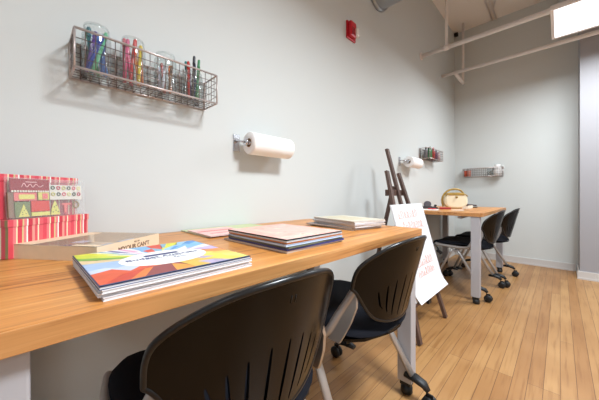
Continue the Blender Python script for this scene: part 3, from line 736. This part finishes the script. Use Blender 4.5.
tcn = nt.nodes.new('ShaderNodeTexCoord'); nt.links.new(tcn.outputs['Object'], nn.inputs['Vector'])
rr_ = ramp(nt, [(.30, rgb(236, 150, 132)), (.44, rgb(240, 186, 172)), (.56, rgb(222, 180, 172)), (.64, rgb(246, 214, 190)), (.74, rgb(206, 130, 118))]); nt.links.new(nn.outputs[0], rr_.inputs[0]); nt.links.new(rr_.outputs[0], b.inputs['Base Color']); b.inputs['Roughness'].default_value = .4
MB().bx((-PSX/2+.001, -PSY/2+.001, .0037), (PSX/2-.001, PSY/2-.001, .0042)).build('pink_cover', pinkm, t)

# white magazine stack
zz = ZT+.0004; mrot = [-.16, -.05, -.19, -.22, -.17, -.20, -.21]
ml = [('cream', (214, 200, 176)), ('grey', (150, 144, 146)), ('white', (226, 224, 226)), ('brown striped', (170, 140, 110)), ('pale grey', (206, 202, 204)), ('light', (232, 230, 230)), ('ivory', (212, 206, 188))]
for k, (nm, c) in enumerate(ml):
    lab = 'ivory magazine topmost in the stack at the far end of the near desk' if k == 6 else '%s magazine in the stack at the far desk end, layer %s up' % (nm, ['one', 'two', 'three', 'four', 'five', 'six'][k])
    dx = -.03 if k == 1 else (-.015 if k == 0 else rnd.uniform(-.004, .004)); dy = rnd.uniform(-.006, .006) + (-.015 if k == 1 else 0)
    t = booklet('magazine', lab, 'magazine', -.745+dx, 1.092+dy, .285, .200, zz, .0057, mat('mag_%d' % k, rgb(*c), .4), greyp if k % 2 == 0 else pagem, mrot[k], 'magazines at the far end of the near desk', None); zz += .0059
mb = MB(); 
for k in range(7): mb.bx((-.105+k*.03, -.07, .0058), (-.095+k*.03, .06-.01*(k % 3), .0061))
mb.build('printed_lines', mat('mag_print', rgb(205, 190, 150), .5), t)

# pale booklets by the wall
booklet('notebook', 'pale green booklet lying against the wall behind the pad stack', 'notebook', -1.026, .625, .235, .352, ZT+.0003, .0048, mat('green_cover', rgb(196, 206, 158), .5), greyp, 0, None)
t = booklet('notebook', 'pink covered booklet lying on the pale green one', 'notebook', -.985, .540, .205, .178, ZT+.0054, .0040, mat('rose_cover', rgb(240, 196, 190), .5), greyp, -.02, None)
mb = MB(); mb.bx((-.03, -.08, .0041), (-.012, .07, .0044)); mb.bx((.04, -.06, .0041), (.052, .06, .0044)); mb.build('cover_print', mat('rose_print', rgb(222, 110, 112), .5), t)

# kraft box with a clear lid
kraft = mat('kraft_card', rgb(228, 204, 174), .75, noise=.06, nscale=60)
kraftd = mat('kraft_card_inner', rgb(190, 160, 126), .8)
kang = math.atan2(-.6, -.8)    # local +x runs from the near corner toward the left corner, local +y... built mirrored below
N0 = Vector((-.770, .110, ZT+.0003)); a_ = Vector((-.8, -.6, 0)); b__ = Vector((-.6, .8, 0))
tk = thing('craft_box', 'shallow kraft cardboard box with clear lid and printed side', 'box', N0)
def kf(a, b_, z): return a_*a+b__*b_+Vector((0, 0, z))
KL, KW, KH = .23, .22, .034
def kbox(mb, a0, a1, b0, b1, z0, z1): return mb.prism([(a0, b0), (a1, b0), (a1, b1), (a0, b1)], z0, z1, kf)
mb = MB(); kbox(mb, 0, KL, 0, KW, 0, .0025); kbox(mb, 0, KL, 0, .0025, .0025, KH); kbox(mb, 0, KL, KW-.0025, KW, .0025, KH); kbox(mb, 0, .0025, .0025, KW-.0025, .0025, KH); kbox(mb, KL-.0025, KL, .0025, KW-.0025, .0025, KH)
mb.build('box_body', kraft, tk)
mb = MB(); kbox(mb, -.0006, KL+.0006, -.0006, KW+.0006, KH, KH+.0012); mb.build('clear_lid', film, tk)
mb = MB(); kbox(mb, .0, KL*.30, 0, KW*.07, KH+.0013, KH+.0018); kbox(mb, KL*.78, KL, 0, KW*.9, KH+.0013, KH+.0018); mb.build('lid_card_flap', kraft, tk)
mb = MB(); rq = random.Random(5); cmx = [mat('cutout_%d' % i, rgb(*c), .6) for i, c in enumerate([(150, 150, 170), (190, 188, 200), (110, 96, 100), (226, 226, 232)])]
for k in range(14):
    mb.mi = k % 4; a0, b0 = rq.uniform(.01, KL-.07), rq.uniform(.01, KW-.06); kbox(mb, a0, a0+rq.uniform(.02, .05), b0, b0+rq.uniform(.02, .05), .004+k*.0016, .0052+k*.0016)
mb.build('paper_cutouts', cmx, tk)
# writing on the side facing right
XT = Matrix((( b__.x, 0, 0, 0), (b__.y, 0, 0, 0), (0, 1, 0, 0), (0, 0, 0, 1)))
nx = -a_
def tplace(size_off_b, z): 
    return Matrix(((b__.x, 0, nx.x, b__.x*size_off_b+nx.x*.0004), (b__.y, 0, nx.y, b__.y*size_off_b+nx.y*.0004), (0, 1, 0, z), (0, 0, 0, 1)))
kink = mat('kraft_ink', rgb(120, 92, 70), .7)
text_mesh('side_text', "M'YOUR CAN'T", .0165, kink, tk, tplace(.118, .014), .0003, True)
text_mesh('side_text_small', 'ALL IN', .007, kink, tk, tplace(.125, .0265), .0003)

# striped gift boxes with a bag of embellishments
tones = [rgb(214, 74, 88), rgb(228, 120, 124), rgb(240, 220, 180), rgb(212, 66, 82), rgb(208, 194, 140), rgb(230, 124, 126), rgb(244, 238, 228), rgb(200, 60, 76), rgb(226, 150, 138), rgb(216, 84, 94), rgb(238, 226, 192), rgb(222, 96, 104)]
stripeF = stripes('gift_stripes', tones, 'X', .078, .45, [3, 2, 1, 3, 1, 2, 1, 3, 2, 2, 1, 3])
stonesS = [rgb(150, 140, 92), rgb(216, 80, 92), rgb(240, 232, 214), rgb(176, 150, 106), rgb(214, 90, 100), rgb(130, 118, 98), rgb(232, 124, 124)]
stripeS = stripes('gift_side_stripes', stonesS, 'Y', .050, .45, [2, 3, 1, 2, 2, 1, 2])
G0 = Vector((-.945, -.036, ZT+.0003)); ge = math.atan2(.785, -.62)     # local +x runs along the striped front; local -y... front faces the room
def giftbox(name, label, z, L, D, Hh, off, ox=0):
    n = Vector((.785, .62, 0)); e = Vector((-.62, .785, 0))
    t = thing(name, label, 'box', G0+e*ox-n*off+Vector((0, 0, z)), ge, 'striped gift boxes')
    # in this frame local +x = e, local +y = rot90(e) = (-.785,-.62) = away from the room
    mb = MB(); mb.mi = 0; mb.bx((0, 0, 0), (L, D, Hh-.018), .0012)
    for f in mb.bm.faces:
        if abs(f.normal.x) > .7: f.material_index = 1
    mb.bm.normal_update()
    for f in mb.bm.faces:
        f.material_index = 1 if abs(f.normal.x) > .7 else 0
    mb.build('box_base', [stripeF, stripeS], t)
    mb = MB(); mb.bx((-.0015, -.0015, Hh-.0178), (L+.0015, D+.0015, Hh), .001); mb.bm.normal_update()
    for f in mb.bm.faces: f.material_index = 1 if abs(f.normal.x) > .7 else 0
    mb.build('lid', [stripeF, stripeS], t)
    return t
giftbox('gift_box', 'red striped gift box standing on the near desk behind the kraft box', 0, .213, .088, .095, 0)
giftbox('gift_box', 'red striped gift box stacked on top behind the plastic bag', .0955, .200, .062, .112, .026, .0)
e = Vector((-.62, .785, 0)); n = Vector((.785, .62, 0))
tb = thing('embellishment_bag', 'clear plastic bag of christmas paper embellishments leaning on striped box', 'bag', G0+e*.006-n*.0135+Vector((0, 0, .0957)), ge)
lean = .07
def bagpt(a, b_, d): return Vector((a, -d+b_*lean, b_))
def card(poly, d0, d1, m, name, par=tb): return MB().prism(poly, d0, d1, lambda a, b_, z: bagpt(a, b_, z)).build(name, m, par)
R4 = lambda x0, z0, x1, z1: [(x0, z0), (x1, z0), (x1, z1), (x0, z1)]
card(R4(.0, .0, .205, .104), .0088, .0092, film, 'bag_front'); card(R4(.0, .0, .205, .104), -.0006, -.0002, film, 'bag_back')
cr = mat('crimson_card', rgb(150, 18, 40), .45); gr = mat('olive_card', rgb(120, 132, 88), .6); yl = mat('lime_card', rgb(222, 216, 120), .6); rd = mat('red_card', rgb(214, 60, 50), .6); wc = mat('cream_card', rgb(236, 230, 214), .6); pk = mat('pink_card', rgb(228, 120, 118), .6)
hd = card(R4(.006, .070, .098, .101), .006, .008, cr, 'header_card')
mb = MB()
for k in range(15): mb.prism([(.010+.006*k+.0025*math.cos(q), .0695+.0025*math.sin(q)) for q in [2*PI*j/8 for j in range(8)]], .0081, .0084, lambda a, b_, z: bagpt(a, b_, z))
mb.build('scallop_trim', wc, hd)
mb = MB(); mb.tube(catmull([bagpt(.030, .080, .0084), bagpt(.036, .090, .0084), bagpt(.042, .080, .0084), bagpt(.050, .088, .0084), bagpt(.056, .080, .0084), bagpt(.064, .088, .0084), bagpt(.072, .081, .0084), bagpt(.082, .086, .0084)], 4), .0009, 5)
mb.prism(R4(.040, .0925, .066, .0945), .0081, .0085, lambda a, b_, z: bagpt(a, b_, z)); mb.build('script_lettering', mat('script_pink', rgb(236, 190, 190), .5), hd)
c1 = card(R4(.014, .045, .066, .066), .005, .0065, pk, 'red_tag'); card(R4(.024, .049, .060, .061), .0067, .0073, yl, 'tag_label', c1)
c2 = card(R4(.070, .047, .098, .067), .004, .006, yl, 'lime_tag'); card(R4(.080, .049, .094, .064), .0062, .0068, pk, 'tag_patch', c2)
card(R4(.016, .002, .050, .042), .003, .005, gr, 'olive_square')
tr = card([(.022, .004), (.046, .004), (.034, .036)], .0055, .0068, yl, 'paper_tree')
mb = MB()
for (a, b_) in ((.030, .010), (.038, .012), (.034, .020), (.030, .016), (.037, .024)): mb.prism([(a+.0014*math.cos(q), b_+.0014*math.sin(q)) for q in [2*PI*j/6 for j in range(6)]], .0069, .0072, lambda a, b_, z: bagpt(a, b_, z))
mb.build('dots', gr, tr)
card(R4(.052, .016, .098, .044), .004, .0058, rd, 'red_panel'); card(R4(.052, .004, .098, .014), .004, .0058, yl, 'lime_strip')
tr = card([(.100, .004), (.126, .004), (.122, .020), (.118, .034), (.113, .044), (.108, .034), (.103, .020)], .0045, .006, yl, 'paper_tree')
mb = MB()
for (a, b_) in ((.106, .012), (.114, .016), (.120, .012), (.110, .026), (.116, .030)): mb.prism([(a+.002*math.cos(q), b_+.002*math.sin(q)) for q in [2*PI*j/6 for j in range(6)]], .0062, .0066, lambda a, b_, z: bagpt(a, b_, z))
mb.build('dots', gr, tr)
card(R4(.102, .046, .198, .088), .0025, .0035, mat('frosted_sheet', rgb(230, 224, 214), .5), 'button_sheet')
bt = [mat('btn%d' % i, rgb(*c), .4) for i, c in enumerate([(70, 90, 70), (200, 60, 90), (214, 206, 130), (96, 110, 96), (226, 110, 130), (232, 226, 160)])]
for r_ in range(2):
    for k in range(6):
        a, b_ = .110+.0155*k, .080-.018*r_
        MB().tube([bagpt(a+.0045*math.cos(q), b_+.0045*math.sin(q), .0050) for q in [2*PI*j/12 for j in range(12)]], .0014, 5, True).build('ring_button', bt[(k+2*r_) % 6], tb)
MB().tube([bagpt(.176+.008*math.cos(q), .030+.009*math.sin(q), .0052) for q in [2*PI*j/16 for j in range(16)]], .0024, 6, True).build('wreath', mat('wreath_brown', rgb(150, 130, 90), .6), tb)
card([(.140, .008), (.146, .008), (.150, .030), (.160, .030), (.160, .036), (.134, .036), (.134, .030), (.140, .030)], .003, .0045, pk, 'ribbon_bow')
card(R4(.002, .004, .014, .066), .002, .004, mat('brown_card', rgb(140, 110, 90), .6), 'brown_strip')

# ------------------------------------------------------------------ things on the far desk
# gold framed cream handbag
gold = mat('gold_leather', rgb(172, 140, 70), .4, .3); cream = mat('cream_leather', rgb(236, 226, 196), .5, noise=.06, nscale=30)
th_ = thing('handbag', 'cream handbag with gold frame and arched handle on far desk', 'handbag', (-.83, 3.29, ZT+.0005), math.radians(33))
def oval(w, h, z0, pw=2.4, n=28): return [(w*math.copysign(abs(math.cos(a))**(2/pw), math.cos(a)), z0+h*math.copysign(abs(math.sin(a))**(2/pw), math.sin(a))) for a in [2*PI*k/n for k in range(n)]]
mb = MB(); rings = []
for (d, s) in ((-.048, .80), (-.044, .92), (-.03, .99), (.03, .99), (.044, .92), (.048, .80)):
    rings.append([mb.bm.verts.new((x, d, z)) for x, z in [(a*s, .084+(b_-.084)*s) for a, b_ in oval(.118, .083, .084, 2.8)]])
for A, B in zip(rings, rings[1:]):
    for k in range(28): mb.bm.faces.new((A[k], A[(k+1) % 28], B[(k+1) % 28], B[k])).smooth = True
mb.bm.faces.new(rings[0][::-1]); mb.bm.faces.new(rings[-1]); mb.build('bag_body', cream, th_)
fr = MB()
for d in (-.046, .046): fr.tube([Vector((x, d, z)) for x, z in [p for p in oval(.119, .084, .0855, 2.8)]][2:13], .006, 6)
fr.build('frame', gold, th_)
MB().bx((-.08, -.052, .142), (.08, .052, .166), .006).build('top_band', gold, th_)
MB().tube(catmull([(-.118, 0, .02), (-.130, 0, .09), (-.110, 0, .155), (-.06, 0, .200), (0, 0, .212), (.055, 0, .200), (.09, 0, .158)], 5), .010, 10, False, (1, .9)).build('handle', gold, th_)
MB().lathe([(0, .014), (.010, .012), (.012, 0), (0, 0)], 12, Matrix.Translation((.0, -.053, .125)) @ Matrix.Rotation(PI/2, 4, 'X')).build('clasp', gold, th_)
# black tape dispenser like device
td = thing('tape_dispenser', 'small dark grey desk gadget beside the poster on far desk', 'tape dispenser', (-1.02, 3.06, ZT+.0005), math.radians(40))
MB().prism([(-.075, 0), (.08, 0), (.082, .012), (.05, .022), (.03, .02), (.01, .028), (-.06, .03), (-.078, .015)], -.028, .028, lambda a, b_, z: (a, z, b_)).build('base', mat('dark_gadget', rgb(62, 62, 68), .4), td)
MB().tube([(-.02, -.018, .048), (-.02, .018, .048)], .034, 20).build('tape_roll', mat('tape_roll', rgb(92, 90, 98), .35), td)
MB().box((.064, 0, .032), (.012, .04, .022), (0, .3, 0), .002).build('cutter', rubber, td)
# scissors
def scissors(label, loc, rz, col):
    t = thing('scissors', label, 'scissors', loc, rz)
    for s_ in (-1, 1):
        hm = mat('sc_handle_%d' % int(col[0]*99), col, .4)
        b0 = MB().prism([(0, -.002*s_), (.085, .001*s_), (.09, .004*s_), (.01, .010*s_)], .003+.0018*(s_ > 0), .0045+.0018*(s_ > 0)).build('blade', chrome, t)
        MB().tube([(-.045+.026*math.cos(q), s_*(.018)+.014*math.sin(q), .006) for q in [2*PI*j/16 for j in range(16)]], .0055, 8, True).build('handle', hm, t)
    MB().lathe([(0, .009), (.004, .009), (.004, .002), (0, .002)], 10).build('pivot', chrome, t)
    return t
scissors('red handled scissors lying open on far desk before handbag', (-.93, 2.95, ZT+.001), 1.3, rgb(200, 30, 40))
MB_ = MB().bx((-.05, -.035, 0), (.05, .035, .018), .004)
t = thing('red_pouch', 'small red fabric pouch lying flat near the handbag', 'pouch', (-.86, 3.05, ZT+.0005), .4)
MB_.build('pouch_body', mat('red_fabric', rgb(196, 44, 48), .7), t); MB().bx((-.045, -.037, .008), (.045, -.0345, .011)).build('zip', darkwire, t)
tag(MB().bx((-.14, -.1, 0), (.14, .1, .002)).build('paper_sheet', paper, None, (-1.0, 2.82, ZT+.0004), (0, 0, .3)), 'white sheet of paper lying at the wall end of far desk', 'paper')
tag(MB().bx((-.05, -.035, 0), (.05, .035, .002)).build('note_card', paper, None, (-.72, 2.95, ZT+.0004), (0, 0, .5)), 'small white note card lying in front of the handbag', 'card')
for k, (x, y, c, nm) in enumerate([(-.70, 3.12, (190, 140, 110), 'tan'), (-.70, 3.20, (214, 178, 150), 'beige'), (-.70, 3.29, (170, 110, 90), 'brown'), (-.71, 3.40, (150, 120, 110), 'taupe'), (-.72, 3.50, (206, 170, 160), 'dusty pink')]):
    t = thing('ribbon_spool', '%s ribbon spool on far desk right of the handbag' % nm, 'ribbon spool', (x, y, ZT+.0005), .3*k, 'ribbon spools beside the handbag')
    MB().tube([(0, -.010, .0165), (0, .010, .0165)], .0145, 14).build('ribbon', mat('ribbon_%d' % k, rgb(*c), .5), t)
    for s_ in (-1, 1): MB().tube([(0, s_*.0105, .0165), (0, s_*.0125, .0165)], .0165, 14).build('flange', wc, t)
t = thing('stapler', 'dark stapler lying on far desk near its right end', 'stapler', (-.74, 3.62, ZT+.0005), 1.0)
MB().bx((-.07, -.016, 0), (.07, .016, .010), .003).build('base', rubber, t); MB().box((-.004, 0, .030), (.135, .026, .016), (0, .09, 0), .005).build('top_arm', mat('stapler_grey', rgb(70, 58, 60), .35), t); MB().bx((-.07, -.012, .010), (-.052, .012, .032), .002).build('hinge', rubber, t)
# cable hanging from the far desk's near end
pts = [(-.99, 2.590, .765), (-.985, 2.585, .72), (-.96, 2.60, .66), (-.99, 2.61, .62), (-.96, 2.60, .58), (-.93, 2.59, .60), (-.95, 2.60, .64), (-.93, 2.60, .55), (-.86, 2.60, .50), (-.80, 2.60, .44), (-.78, 2.60, .40)]
t = thing('power_cable', 'black cable drooping in loops from far desk beside the poster', 'cable', pts[0])
o0 = Vector(pts[0]); MB().tube([p-o0 for p in catmull(pts, 6)], .0065, 8).build('cord', rubber, t)
MB().box(Vector(pts[-1])-o0, (.05, .025, .025), (0, .6, 0), .006).build('plug', rubber, t)
